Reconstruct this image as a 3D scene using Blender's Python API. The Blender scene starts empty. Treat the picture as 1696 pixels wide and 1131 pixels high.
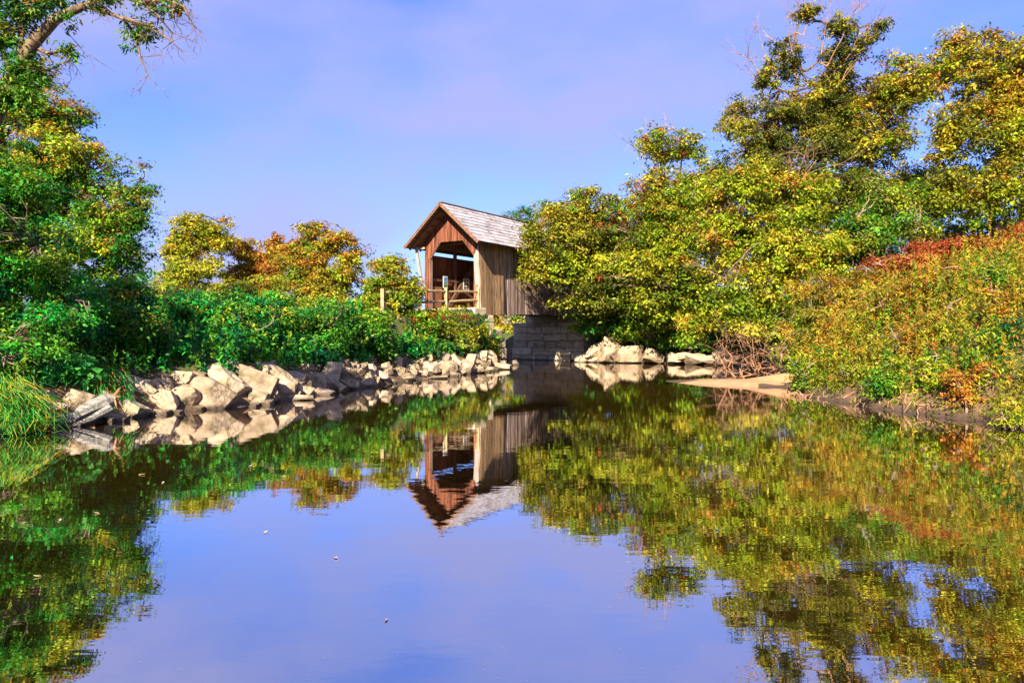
import bpy, bmesh, math, random
import numpy as np
from mathutils import Vector, Matrix
R = math.radians
rng = np.random.default_rng(11)
random.seed(5)

# ------------------------------------------------------------------ camera, sky, sun, exposure
scene = bpy.context.scene
F, CX, HY, HC = 1200.0, 848.0, 550.0, 2.0        # focal length and horizon of the photograph, camera height
cam_d = bpy.data.cameras.new('camera'); cam = bpy.data.objects.new('camera', cam_d)
scene.collection.objects.link(cam); scene.camera = cam
cam.location = (0, 0, HC); cam.rotation_euler = (R(90), 0, 0)
cam_d.sensor_width = 36; cam_d.lens = 36 * F / 1696; cam_d.shift_y = -15.5 / 1696
cam_d.clip_start = 0.1; cam_d.clip_end = 5000

SUN_AZ, SUN_EL = R(199), R(32)                   # clockwise from +Y: behind the camera, over its left shoulder
sv = Vector((math.sin(SUN_AZ) * math.cos(SUN_EL), math.cos(SUN_AZ) * math.cos(SUN_EL), math.sin(SUN_EL)))
sun_d = bpy.data.lights.new('sun', 'SUN'); sun = bpy.data.objects.new('sun', sun_d)
scene.collection.objects.link(sun)
sun_d.energy = 4.6; sun_d.angle = R(0.5); sun_d.color = (1.0, 0.9, 0.74)
sun.rotation_euler = (-sv).to_track_quat('-Z', 'Y').to_euler()

world = bpy.data.worlds.new('World'); scene.world = world; world.use_nodes = True
wn, wl = world.node_tree.nodes, world.node_tree.links
wn.clear()
sky = wn.new('ShaderNodeTexSky'); sky.sky_type = 'NISHITA'; sky.sun_disc = False
sky.sun_elevation = SUN_EL; sky.sun_rotation = SUN_AZ; sky.air_density = 1.2; sky.dust_density = 0.15; sky.ozone_density = 3.0
tint = wn.new('ShaderNodeMix'); tint.data_type = 'RGBA'; tint.blend_type = 'MULTIPLY'; tint.inputs[0].default_value = 1
tint.inputs[7].default_value = (0.52, 0.67, 1.28, 1)
tc = wn.new('ShaderNodeTexCoord'); mp = wn.new('ShaderNodeMapping'); mp.inputs['Scale'].default_value = (1, 1, 2.2)
nz = wn.new('ShaderNodeTexNoise'); nz.inputs['Scale'].default_value = 2.6; nz.inputs['Detail'].default_value = 6; nz.inputs['Roughness'].default_value = 0.5
cr = wn.new('ShaderNodeValToRGB'); cr.color_ramp.elements[0].position = 0.38; cr.color_ramp.elements[1].position = 0.62
cr.color_ramp.elements[0].color = (.15, .15, .15, 1); cr.color_ramp.elements[1].color = (.85, .85, .85, 1)
cm = wn.new('ShaderNodeMix'); cm.data_type = 'RGBA'; cm.inputs[7].default_value = (2.55, 2.65, 4.9, 1)   # thin lavender cloud
bg = wn.new('ShaderNodeBackground'); bg.inputs['Strength'].default_value = 0.065
wo = wn.new('ShaderNodeOutputWorld')
wl.new(sky.outputs[0], tint.inputs[6]); wl.new(tc.outputs['Generated'], mp.inputs[0]); wl.new(mp.outputs[0], nz.inputs['Vector'])
wl.new(nz.outputs[0], cr.inputs[0]); wl.new(cr.outputs[0], cm.inputs[0]); wl.new(tint.outputs[2], cm.inputs[6])
wl.new(cm.outputs[2], bg.inputs['Color']); wl.new(bg.outputs[0], wo.inputs[0])

scene.view_settings.view_transform = 'Standard'; scene.view_settings.look = 'None'
scene.view_settings.gamma = 1; scene.view_settings.use_curve_mapping = False
scene.view_settings.exposure = 1.6
scene.cycles.use_denoising = True
scene.cycles.max_bounces = 6; scene.cycles.diffuse_bounces = 3; scene.cycles.glossy_bounces = 3
scene.cycles.transmission_bounces = 3; scene.cycles.transparent_max_bounces = 6
scene.cycles.caustics_reflective = False; scene.cycles.caustics_refractive = False

# ------------------------------------------------------------------ helpers
def P(px, py, D):
    """The point that stands D metres away at a pixel of the photograph."""
    return np.array([(px - CX) / F * D, D, HC + (HY - py) / F * D])

def unit(a): return a / np.maximum(np.linalg.norm(a, axis=-1, keepdims=True), 1e-9)

def link(o, parent=None):
    scene.collection.objects.link(o)
    if parent is not None: o.parent = parent
    return o

def tag(o, label=None, cat=None, group=None, kind=None):
    if label: o['label'] = label
    if cat: o['category'] = cat
    if group: o['group'] = group
    if kind: o['kind'] = kind
    return o

def empty(name, loc=(0, 0, 0), rz=0):
    o = bpy.data.objects.new(name, None); link(o)
    o.location = loc; o.rotation_euler = (0, 0, rz); o.empty_display_size = 0.3
    return o

class MB:
    """Collects tubes, boxes and prisms; build() links them as one mesh."""
    def __init__(s): s.v = []; s.f = []
    def add(s, vs, fs):
        k = len(s.v); s.v.extend([tuple(map(float, p)) for p in vs]); s.f.extend([tuple(i + k for i in f) for f in fs])
    def tube(s, pts, rad, sides=5, cap=True):
        pts = [Vector(p) for p in pts]; vs = []; n = len(pts)
        for i, p in enumerate(pts):
            d = (pts[min(i + 1, n - 1)] - pts[max(i - 1, 0)]).normalized()
            a = d.orthogonal().normalized() if i == 0 else (a - d * a.dot(d)).normalized()
            b = d.cross(a)
            for j in range(sides):
                t = 2 * math.pi * j / sides
                vs.append(p + (a * math.cos(t) + b * math.sin(t)) * rad[i])
        fs = [(i * sides + j, i * sides + (j + 1) % sides, (i + 1) * sides + (j + 1) % sides, (i + 1) * sides + j) for i in range(n - 1) for j in range(sides)]
        if cap: fs += [tuple(range(sides))[::-1], tuple(range((n - 1) * sides, n * sides))]
        s.add(vs, fs)
    def box(s, lo, hi):
        x0, y0, z0 = lo; x1, y1, z1 = hi
        s.add([(x0, y0, z0), (x1, y0, z0), (x1, y1, z0), (x0, y1, z0), (x0, y0, z1), (x1, y0, z1), (x1, y1, z1), (x0, y1, z1)],
              [(0, 3, 2, 1), (4, 5, 6, 7), (0, 1, 5, 4), (1, 2, 6, 5), (2, 3, 7, 6), (3, 0, 4, 7)])
    def prism(s, poly, d):
        """A polygon pushed along the vector d."""
        n = len(poly); a = [Vector(p) for p in poly]; b = [p + Vector(d) for p in a]
        s.add(a + b, [tuple(range(n)), tuple(range(n, 2 * n))[::-1]] + [(i, i + n, (i + 1) % n + n, (i + 1) % n) for i in range(n)])
    def beam(s, a, b, w, h):
        """A squared timber from a to b."""
        a, b = Vector(a), Vector(b); d = (b - a).normalized()
        u = Vector((0, 0, 1)) if abs(d.z) < 0.95 else Vector((1, 0, 0))
        r = d.cross(u).normalized() * w / 2; q = r.cross(d).normalized() * h / 2
        s.prism([a + r + q, a - r + q, a - r - q, a + r - q], b - a)
    def build(s, name, mat, parent=None, smooth=False):
        me = bpy.data.meshes.new(name); me.from_pydata(s.v, [], s.f); me.materials.append(mat)
        bm = bmesh.new(); bm.from_mesh(me); bmesh.ops.recalc_face_normals(bm, faces=bm.faces); bm.to_mesh(me); bm.free()
        if smooth: me.polygons.foreach_set('use_smooth', [True] * len(me.polygons))
        return link(bpy.data.objects.new(name, me), parent)

# ------------------------------------------------------------------ materials
def new_mat(name):
    m = bpy.data.materials.new(name); m.use_nodes = True
    n, l = m.node_tree.nodes, m.node_tree.links
    return m, n, l, n['Principled BSDF']

def noise_mat(name, cols, scale=(3, 3, 3), detail=6, rough=0.85, bump=0.3, bscale=12, bdist=0.02, rand=0.0, pos=None, spec=0.25, rnoise=0.6):
    """Object-space noise through a ramp of colours, an optional tone for each object, and fine relief."""
    m, n, l, b = new_mat(name)
    tc = n.new('ShaderNodeTexCoord'); mp = n.new('ShaderNodeMapping'); mp.inputs['Scale'].default_value = scale
    oi = n.new('ShaderNodeObjectInfo')
    sc = n.new('ShaderNodeVectorMath'); sc.operation = 'SCALE'; sc.inputs[0].default_value = (37, 17, 53)
    l.new(oi.outputs['Random'], sc.inputs['Scale'])
    ad = n.new('ShaderNodeVectorMath'); l.new(tc.outputs['Object'], ad.inputs[0])
    if rand: l.new(sc.outputs[0], ad.inputs[1])
    l.new(ad.outputs[0], mp.inputs[0])
    nz = n.new('ShaderNodeTexNoise'); nz.inputs['Scale'].default_value = 1; nz.inputs['Detail'].default_value = detail; nz.inputs['Roughness'].default_value = rnoise
    l.new(mp.outputs[0], nz.inputs['Vector'])
    cr = n.new('ShaderNodeValToRGB'); e = cr.color_ramp.elements
    pos = pos or [0.3 + 0.4 * i / (len(cols) - 1) for i in range(len(cols))]
    while len(e) < len(cols): e.new(0.5)
    for i, c in enumerate(cols): e[i].position = pos[i]; e[i].color = (*c, 1)
    l.new(nz.outputs[0], cr.inputs[0])
    hs = n.new('ShaderNodeHueSaturation'); l.new(cr.outputs[0], hs.inputs['Color'])
    if rand:
        mr = n.new('ShaderNodeMapRange'); mr.inputs['To Min'].default_value = 1 - rand; mr.inputs['To Max'].default_value = 1 + rand
        l.new(oi.outputs['Random'], mr.inputs['Value']); l.new(mr.outputs[0], hs.inputs['Value'])
    l.new(hs.outputs[0], b.inputs['Base Color'])
    b.inputs['Roughness'].default_value = rough; b.inputs['Specular IOR Level'].default_value = spec
    n2 = n.new('ShaderNodeTexNoise'); n2.inputs['Scale'].default_value = bscale; n2.inputs['Detail'].default_value = 5
    l.new(ad.outputs[0] if bscale > 0 else mp.outputs[0], n2.inputs['Vector'])
    if bscale <= 0: n2.inputs['Scale'].default_value = 1
    bp = n.new('ShaderNodeBump'); bp.inputs['Strength'].default_value = bump; bp.inputs['Distance'].default_value = bdist
    l.new(n2.outputs[0], bp.inputs['Height']); l.new(bp.outputs[0], b.inputs['Normal'])
    if name in ('rock', 'block'):                        # a dark wet line where the stone meets the river
        ge = n.new('ShaderNodeNewGeometry'); sz = n.new('ShaderNodeSeparateXYZ'); l.new(ge.outputs['Position'], sz.inputs[0])
        wk = n.new('ShaderNodeMapRange'); wk.inputs['From Min'].default_value = .05; wk.inputs['From Max'].default_value = .13; wk.inputs['To Min'].default_value = .32
        l.new(sz.outputs['Z'], wk.inputs['Value'])
        mu = n.new('ShaderNodeVectorMath'); mu.operation = 'SCALE'; l.new(hs.outputs[0], mu.inputs[0]); l.new(wk.outputs[0], mu.inputs['Scale']); l.new(mu.outputs[0], b.inputs['Base Color'])
    return m

def leaf_material():
    m, n, l, b = new_mat('leaf')
    at = n.new('ShaderNodeAttribute'); at.attribute_name = 'tint'
    b.inputs['Roughness'].default_value = 0.5; b.inputs['Specular IOR Level'].default_value = 0.25
    l.new(at.outputs['Color'], b.inputs['Base Color'])
    tr = n.new('ShaderNodeBsdfTranslucent'); l.new(at.outputs['Color'], tr.inputs['Color'])
    mx = n.new('ShaderNodeMixShader'); mx.inputs[0].default_value = 0.42
    out = n['Material Output']
    l.new(b.outputs[0], mx.inputs[1]); l.new(tr.outputs[0], mx.inputs[2]); l.new(mx.outputs[0], out.inputs['Surface'])
    return m

M = {}
M['leaf'] = leaf_material()
M['bark'] = noise_mat('bark', [(.05, .03, .018), (.16, .10, .055), (.30, .20, .12)], (9, 9, 2.5), bump=.7, bscale=25)
M['twig'] = noise_mat('twig', [(.16, .10, .07), (.34, .23, .17)], (6, 6, 6), bump=.2)
M['dead'] = noise_mat('dead', [(.14, .06, .03), (.32, .16, .08), (.46, .30, .19)], (5, 5, 5), bump=.3)
M['rock'] = noise_mat('rock', [(.09, .08, .035), (.29, .21, .12), (.42, .30, .19), (.49, .37, .25)], (1.9, 1.9, 3.2), bump=.9, bscale=6, bdist=.09, rand=.24, pos=[.28, .42, .52, .75], rough=.8)
M['block'] = noise_mat('block', [(.18, .12, .06), (.56, .42, .26), (.70, .58, .42)], (2.2, 2.2, 3.4), bump=.7, bscale=11, bdist=.04, rand=.22, pos=[.25, .46, .72])
M['gable_wood'] = noise_mat('gable_wood', [(.018, .010, .008), (.15, .045, .022), (.32, .12, .055)], (34, 34, 1.1), bump=.6, bscale=0, bdist=.01, rand=.42, pos=[.36, .5, .68])
M['side_wood'] = noise_mat('side_wood', [(.035, .02, .018), (.27, .175, .13), (.52, .40, .36)], (34, 34, 1.0), bump=.6, bscale=0, bdist=.01, rand=.45, pos=[.36, .5, .66])
M['wing_wood'] = noise_mat('wing_wood', [(.05, .03, .018), (.32, .19, .09), (.52, .32, .16)], (32, 32, .9), bump=.6, bscale=0, bdist=.01, rand=.28, pos=[.35, .5, .68])
M['grey_wood'] = noise_mat('grey_wood', [(.13, .09, .07), (.36, .27, .21), (.50, .40, .33)], (22, 22, 1.5), bump=.4, bscale=0, bdist=.01, rand=.15)
M['beam'] = noise_mat('beam', [(.045, .022, .014), (.13, .065, .035), (.20, .11, .06)], (14, 14, 2), bump=.3, bscale=0, bdist=.01, rand=.15)
M['rail'] = noise_mat('rail', [(.22, .13, .05), (.46, .32, .15), (.58, .44, .25)], (9, 9, 4), bump=.3, bscale=20, rand=.12)
M['roof'] = noise_mat('roof', [(.22, .15, .09), (.38, .34, .33), (.50, .47, .49)], (1.7, 1.7, 1.7), bump=.25, bscale=16, rand=.17, pos=[.28, .48, .7], rough=.6)
M['barge'] = noise_mat('barge', [(.10, .05, .03), (.27, .14, .075)], (6, 6, 6), bump=.3, rand=.1)
M['panel_red'] = noise_mat('panel_red', [(.20, .07, .035), (.44, .19, .10)], (3, 3, 20), bump=.2, rand=.1)
M['paper'] = noise_mat('paper', [(.62, .60, .55), (.74, .72, .68)], (4, 4, 4), bump=0, rough=.6)
M['blue_print'] = noise_mat('blue_print', [(.05, .16, .42), (.22, .45, .75)], (8, 8, 8), bump=0, rough=.5)
M['green_print'] = noise_mat('green_print', [(.03, .10, .04), (.16, .28, .12)], (9, 9, 9), bump=0, rough=.5)
M['dark_print'] = noise_mat('dark_print', [(.04, .025, .02), (.16, .09, .05)], (9, 9, 9), bump=0, rough=.5)
M['sand'] = noise_mat('sand', [(.36, .19, .09), (.50, .28, .14)], (2, 2, 2), bump=.3, bscale=30, bdist=.02, rough=.9)
M['road'] = noise_mat('road', [(.34, .25, .13), (.52, .40, .23)], (3, 3, 3), bump=.4, bscale=30, bdist=.02)
M['log'] = noise_mat('log', [(.07, .07, .05), (.24, .22, .18), (.40, .35, .29)], (3, 14, 14), bump=.7, bscale=18, bdist=.03)

def ground_material():
    m, n, l, b = new_mat('ground')
    tc = n.new('ShaderNodeTexCoord'); nz = n.new('ShaderNodeTexNoise'); nz.inputs['Scale'].default_value = 0.9; nz.inputs['Detail'].default_value = 8
    l.new(tc.outputs['Object'], nz.inputs['Vector'])
    soil = n.new('ShaderNodeValToRGB'); e = soil.color_ramp.elements
    e[0].position = .3; e[0].color = (.05, .026, .012, 1); e[1].position = .7; e[1].color = (.26, .145, .07, 1)
    turf = n.new('ShaderNodeValToRGB'); e = turf.color_ramp.elements
    e[0].position = .3; e[0].color = (.015, .03, .006, 1); e[1].position = .7; e[1].color = (.09, .10, .015, 1)
    l.new(nz.outputs[0], soil.inputs[0]); l.new(nz.outputs[0], turf.inputs[0])
    sp = n.new('ShaderNodeSeparateXYZ'); l.new(tc.outputs['Object'], sp.inputs[0])
    mr = n.new('ShaderNodeMapRange'); mr.inputs['From Min'].default_value = .55; mr.inputs['From Max'].default_value = 1.2
    l.new(sp.outputs['Z'], mr.inputs['Value'])
    mx = n.new('ShaderNodeMix'); mx.data_type = 'RGBA'; l.new(mr.outputs[0], mx.inputs[0]); l.new(soil.outputs[0], mx.inputs[6]); l.new(turf.outputs[0], mx.inputs[7])
    wet = n.new('ShaderNodeValToRGB'); e = wet.color_ramp.elements           # wet mud at the water's edge, gold silt under it, dark mud in the deep, its colour also painting the light lost in water
    e[0].position = 0; e[0].color = (.02, .022, .03, 1); e[1].position = 1; e[1].color = (.16, .09, .045, 1)
    for p_, c_ in ((.12, (.05, .045, .03, 1)), (.36, (.46, .31, .07, 1)), (.73, (.44, .29, .10, 1)), (.77, (.05, .03, .015, 1))):
        q_ = e.new(p_); q_.color = c_
    wr = n.new('ShaderNodeMapRange'); wr.inputs['From Min'].default_value = -1.0; wr.inputs['From Max'].default_value = .25; l.new(sp.outputs['Z'], wr.inputs['Value']); l.new(wr.outputs[0], wet.inputs[0])
    wk = n.new('ShaderNodeMapRange'); wk.inputs['From Min'].default_value = .10; wk.inputs['From Max'].default_value = .22; l.new(sp.outputs['Z'], wk.inputs['Value'])
    my = n.new('ShaderNodeMix'); my.data_type = 'RGBA'; l.new(wk.outputs[0], my.inputs[0]); l.new(wet.outputs[0], my.inputs[6]); l.new(mx.outputs[2], my.inputs[7])
    l.new(my.outputs[2], b.inputs['Base Color']); b.inputs['Roughness'].default_value = .9
    n2 = n.new('ShaderNodeTexNoise'); n2.inputs['Scale'].default_value = 7; n2.inputs['Detail'].default_value = 8; l.new(tc.outputs['Object'], n2.inputs['Vector'])
    bp = n.new('ShaderNodeBump'); bp.inputs['Strength'].default_value = .8; bp.inputs['Distance'].default_value = .08
    l.new(n2.outputs[0], bp.inputs['Height']); l.new(bp.outputs[0], b.inputs['Normal'])
    return m
M['ground'] = ground_material()

def water_material():
    m, n, l, b = new_mat('water'); n.remove(b)
    tc = n.new('ShaderNodeTexCoord')
    mp = n.new('ShaderNodeMapping'); mp.inputs['Scale'].default_value = (.8, 2.2, 1); l.new(tc.outputs['Object'], mp.inputs[0])
    a = n.new('ShaderNodeTexNoise'); a.inputs['Scale'].default_value = 1.6; a.inputs['Detail'].default_value = 3; l.new(mp.outputs[0], a.inputs['Vector'])
    bp = n.new('ShaderNodeBump'); bp.inputs['Strength'].default_value = 0.014; bp.inputs['Distance'].default_value = .1
    l.new(a.outputs[0], bp.inputs['Height'])
    g = n.new('ShaderNodeBsdfGlossy'); g.inputs['Roughness'].default_value = .012; g.inputs['Color'].default_value = (.92, .92, .94, 1)
    l.new(bp.outputs[0], g.inputs['Normal'])
    t = n.new('ShaderNodeBsdfTransparent'); t.inputs['Color'].default_value = (.90, .80, .50, 1)
    lw = n.new('ShaderNodeFresnel'); lw.inputs['IOR'].default_value = 1.6
    mr = n.new('ShaderNodeMapRange'); mr.inputs['From Min'].default_value = .05; mr.inputs['From Max'].default_value = .45
    mr.inputs['To Min'].default_value = .68; mr.inputs['To Max'].default_value = .85
    l.new(lw.outputs[0], mr.inputs['Value'])
    mx = n.new('ShaderNodeMixShader'); l.new(mr.outputs[0], mx.inputs[0]); l.new(t.outputs[0], mx.inputs[1]); l.new(g.outputs[0], mx.inputs[2])
    l.new(mx.outputs[0], n['Material Output'].inputs['Surface'])
    return m
M['water'] = water_material()

# ------------------------------------------------------------------ the bridge's frame: x across, y along, z up from the deck
BA = R(33.0); BO = np.array([-3.54, 42.56]); DECK = 3.45
def bridge_local(x, y):
    dx, dy = x - BO[0], y - BO[1]
    return dx * math.cos(BA) - dy * math.sin(BA), dx * math.sin(BA) + dy * math.cos(BA)
def bridge_world(x, y, z=0):
    return np.array([BO[0] + x * math.cos(BA) + y * math.sin(BA), BO[1] - x * math.sin(BA) + y * math.cos(BA), DECK + z])

# ------------------------------------------------------------------ terrain
SHORE_LEFT = [(-14, -20), (-12, 4), (-10.8, 10), (-9.86, 13.95), (-8.6, 17.9), (-7.0, 19.6), (-6.3, 21.8), (-5.65, 25), (-4.8, 27.6), (-3.8, 30.8), (-1.5, 35.5), (0.0, 41.0), (-.2, 43.6), (-3.5, 48.5)]
RIVER = SHORE_LEFT + [(-22, 58), (-60, 80), (-60, 90), (-20, 67.5), (-.6, 53.6), (4.9, 50.2), (5.6, 48.2), (8.8, 46.6), (13.2, 43.6), (13.4, 37), (11.6, 30), (9.6, 26), (9.1, 22), (9.4, 19), (10.3, 16.3), (10.9, 14), (12.5, 9), (15, 3), (18, -20)]
def shore_distance(x, y):
    """Metres from the water's edge: positive on land, negative in the river."""
    x = np.atleast_1d(np.asarray(x, float)); y = np.atleast_1d(np.asarray(y, float))
    d = np.full(x.shape, 1e9); inside = np.zeros(x.shape, bool); n = len(RIVER)
    for i in range(n):
        ax, ay = RIVER[i]; bx, by = RIVER[(i + 1) % n]
        ex, ey = bx - ax, by - ay; t = np.clip(((x - ax) * ex + (y - ay) * ey) / (ex * ex + ey * ey), 0, 1)
        d = np.minimum(d, np.hypot(x - ax - t * ex, y - ay - t * ey))
        c = (ay > y) != (by > y)
        with np.errstate(divide='ignore', invalid='ignore'):
            inside ^= c & (x < (bx - ax) * (y - ay) / (by - ay if by != ay else 1e-9) + ax)
    return np.where(inside, -d, d)
def smooth(a, b, t):
    t = np.clip((t - a) / (b - a), 0, 1); return t * t * (3 - 2 * t)
def wobble(x, y):
    return .5 * np.sin(x * .9 + 1.3 * np.sin(y * .5)) * np.cos(y * .7 + .8 * np.sin(x * .6)) + .3 * np.sin(x * 2.3 + y * 1.7) + .2 * np.cos(y * 3.1 - x * 2.9)
def height(x, y):
    x = np.atleast_1d(np.asarray(x, float)); y = np.atleast_1d(np.asarray(y, float))
    sd = shore_distance(x, y)
    top = np.where(x > 6.5, 3.9, 2.6)
    run = np.where(x > 6.5, 3.2, 3.0)
    land = top * (1 - np.exp(-np.where(x > 6.5, (np.maximum(sd, 0) / run) ** 1.45, np.maximum(sd, 0) / run))) + .012 * np.minimum(np.maximum(sd, 0), 60) + .16 * wobble(x, y) * smooth(.3, 3, sd)
    bed = -.12 - .9 * (1 - np.exp(np.minimum(sd, 0) / np.where(x > 2, 10.0, 4.0))) + .05 * wobble(x, y) * smooth(-.2, -1.5, sd)
    h = np.where(sd > 0, land - .10 * np.exp(-np.maximum(sd, 0) * 3), bed)
    lx, ly = bridge_local(x, y)                   # the road up to the bridge on its bank
    rh = DECK - .06 - np.clip(-ly, 0, 12) * .085
    k = smooth(3.5, 2.35, np.abs(lx)) * smooth(.0, -.8, ly) * (sd > -.5)
    h = np.where(ly < 1, h * (1 - k) + rh * k, h)
    sx, sy = x - 9.0, y - 28.0                    # the sand spit
    u = sx * .82 - sy * .57; v = sx * .57 + sy * .82
    sp = .17 - .17 * ((u / 3.3) ** 2 + (v / 1.35) ** 2)
    return np.where((sp > h), sp, h)
def h1(x, y): return float(height(x, y)[0])
def hit(px, py):
    """Where the ray through a pixel meets the terrain or the water: its distance."""
    D = np.arange(6, 70, .05); x = (px - CX) / F * D; z = HC + (HY - py) / F * D
    k = np.argmax(z <= np.maximum(height(x, D), 0)); return float(D[k])

xs = np.concatenate([[-2500, -900, -400, -200, -110], np.arange(-62, 62.1, .62), [110, 200, 400, 900, 2500]])
ys = np.concatenate([[-2500, -900, -300, -80], np.arange(-24, 96.1, .62), [110, 150, 250, 500, 1000, 3000]])
gx, gy = np.meshgrid(xs, ys); gz = height(gx.ravel(), gy.ravel())
me = bpy.data.meshes.new('ground'); nx, ny = len(xs), len(ys)
idx = np.arange(nx * ny).reshape(ny, nx)
quads = np.stack([idx[:-1, :-1], idx[:-1, 1:], idx[1:, 1:], idx[1:, :-1]], -1).reshape(-1, 4)
me.from_pydata(np.stack([gx.ravel(), gy.ravel(), gz], -1).tolist(), [], quads.tolist())
me.materials.append(M['ground']); me.polygons.foreach_set('use_smooth', [True] * len(me.polygons))
tag(link(bpy.data.objects.new('ground', me)), 'earth banks and bed of the river', None, kind='structure')

b = MB(); b.add([(-64, -30, 0), (64, -30, 0), (64, 96, 0), (-64, 96, 0)], [(0, 1, 2, 3)])
tag(b.build('river', M['water']), 'still river mirroring the trees and the sky', kind='structure')

# road up to the portal
b = MB()
for i in range(16):
    t0, t1 = -.05 - i * .8, -.05 - (i + 1) * .8
    q = [bridge_world(-1.9, t0), bridge_world(1.95, t0), bridge_world(1.95, t1), bridge_world(-1.9, t1)]
    for p, t in zip(q, (t0, t0, t1, t1)): p[2] = DECK - .035 - min(12, -t) * .085
    b.prism(q, (0, 0, -.12))
tag(b.build('road', M['road']), 'pale gravel road leading up to the bridge portal', kind='structure')
b = MB(); n = 40
ring = []
for i in range(n):
    a = 2 * math.pi * i / n; w = 1 + .12 * math.sin(3 * a + 1) + .06 * math.sin(7 * a)
    u, v = 3.4 * math.cos(a) * w, 1.5 * math.sin(a) * w
    ring.append((9.0 + u * .82 + v * .57, 27.9 - u * .57 + v * .82))
vs = [(9.0, 27.9, .13)] + [(9.0 + (x - 9.0) * .6, 27.9 + (y - 27.9) * .6, .10) for x, y in ring] + [(x, y, -.05) for x, y in ring]
fs = [(0, 1 + i, 1 + (i + 1) % n) for i in range(n)] + [(1 + i, 1 + n + i, 1 + n + (i + 1) % n, 1 + (i + 1) % n) for i in range(n)]
for v in range(len(vs)):
    x, y, z = vs[v]; vs[v] = (x, y, z + (.0 if z < 0 else max(0, h1(x, y) - .1)))
b.add(vs, fs)
tag(b.build('sand_bar', M['sand'], smooth=True), 'low tan sand spit running out from the bank', kind='structure')

# ------------------------------------------------------------------ covered bridge
HW, ROOF_W, APEX, EAVE, OVER, LEN = 1.95, 2.70, 5.98, 3.60, 1.10, 13.6
PITCH = (APEX - EAVE) / ROOF_W
def roof_under(x): return APEX - .16 - PITCH * abs(x)
def camber(u): return .10 * math.sin(math.pi * min(max(u, 0), LEN) / LEN) + .012 * u
bridge = empty('covered_bridge', tuple(bridge_world(0, 0)), -BA)
tag(bridge, 'weathered wooden covered bridge with red-brown gable and pale shingled roof', 'covered bridge')

# gable boards cut to the roof above and to the clipped arch of the portal below
gable = empty('gable'); gable.parent = bridge
def arch(x):
    x = abs(x); return 3.88 if x < .82 else (3.88 - (x - .82) * 1.18 if x < 1.62 else 0.0)
x = -HW
while x < HW - .02:
    w = random.uniform(.13, .19); x1 = min(HW, x + w)
    if HW - x1 < .06: x1 = HW
    lo0, lo1 = arch(x + 1e-4), arch(x1 - 1e-4)
    if abs(x) >= 1.60 or abs(x1) >= 1.60: lo0 = lo1 = 0.02 if min(abs(x), abs(x1)) > 1.5 else max(lo0, lo1)
    dy = random.uniform(-.012, .012)
    b = MB(); b.prism([(x + .004, dy - .03, lo0), (x1 - .004, dy - .03, lo1), (x1 - .004, dy - .03, roof_under(x1)), (x + .004, dy - .03, roof_under(x))] if not (x < 0 < x1) else
                      [(x + .004, dy - .03, lo0), (x1 - .004, dy - .03, lo1), (x1 - .004, dy - .03, roof_under(x1)), (0, dy - .03, roof_under(0)), (x + .004, dy - .03, roof_under(x))], (0, .03, 0))
    b.build('gable_board', M['gable_wood'], gable)
    x = x1
b = MB()                                             # trim round the arch
pts = [(-1.62, 2.93), (-.82, 3.88), (.82, 3.88), (1.62, 2.93)]
for (x0, z0), (x1, z1) in zip(pts, pts[1:]): b.beam((x0, .03, z0 + .05), (x1, .03, z1 + .05), .06, .10)
b.build('arch_trim', M['beam'], gable)
for s in (-1, 1):
    b = MB(); b.box((s * 1.70 - .09, .02, 0), (s * 1.70 + .09, .2, 3.2)); b.build('portal_post', M['grey_wood'], bridge)
# tapered wings beside the portal
b = MB(); b.prism([(1.64, -.07, 2.9), (1.98, -.07, 3.55), (2.0, -.07, 2.6), (2.17, -.07, -.05), (1.80, -.07, -.05)], (0, .035, 0)); b.build('wing_board', M['grey_wood'], bridge)
b = MB(); b.prism([(-1.72, -.07, 2.9), (-1.98, -.07, 3.4), (-2.0, -.07, 2.0), (-1.98, -.07, 0), (-1.80, -.07, 0)], (0, .035, 0)); b.build('wing_board', M['gable_wood'], bridge)
b = MB(); b.beam((-2.50, -.25, 3.62), (-2.0, -.12, .75), .12, .14); b.build('strut', M['grey_wood'], bridge)
b = MB(); b.beam((-2.55, -.25, 3.58), (-1.9, -.15, 3.58), .10, .12); b.build('bracket', M['grey_wood'], bridge)
b = MB(); b.box((1.74, -.16, -.05), (1.96, -.075, 1.25)); b.build('corner_guard', M['panel_red'], bridge)

def board_run(parent, name, mat, side, u0, u1, top, bottom, flare=0.0, width=(.12, .2), th=.028):
    u = u0
    while u < u1 - .02:
        w = random.uniform(*width); e = min(u1, u + w)
        if u1 - e < .06: e = u1
        off = random.uniform(-.008, .01); zb = bottom + camber(u) + random.uniform(-.03, .03)
        xt, xb = side * (HW + .02 + off), side * (HW + .02 + off + flare)
        b = MB(); b.prism([(xb, u + .004, zb), (xb, e - .004, zb), (xt, e - .004, top), (xt, u + .004, top)], (side * th, 0, 0))
        b.build(name, mat, parent); u = e
side_wall = empty('side_wall'); side_wall.parent = bridge
board_run(side_wall, 'siding_board', M['wing_wood'], 1, -.03, 2.3, 3.72, -.50, flare=.17, width=(.15, .24))
board_run(side_wall, 'siding_board', M['side_wood'], 1, 2.3, LEN, 3.80, -.50)
b = MB(); b.beam((2.01, 2.33, 3.7), (2.10, 2.33, -.45), .10, .05); b.build('corner_board', M['wing_wood'], side_wall)
far_wall = empty('far_wall'); far_wall.parent = bridge
board_run(far_wall, 'siding_board', M['gable_wood'], -1, 0, LEN, 3.22, -.45, width=(.16, .26))
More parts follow.
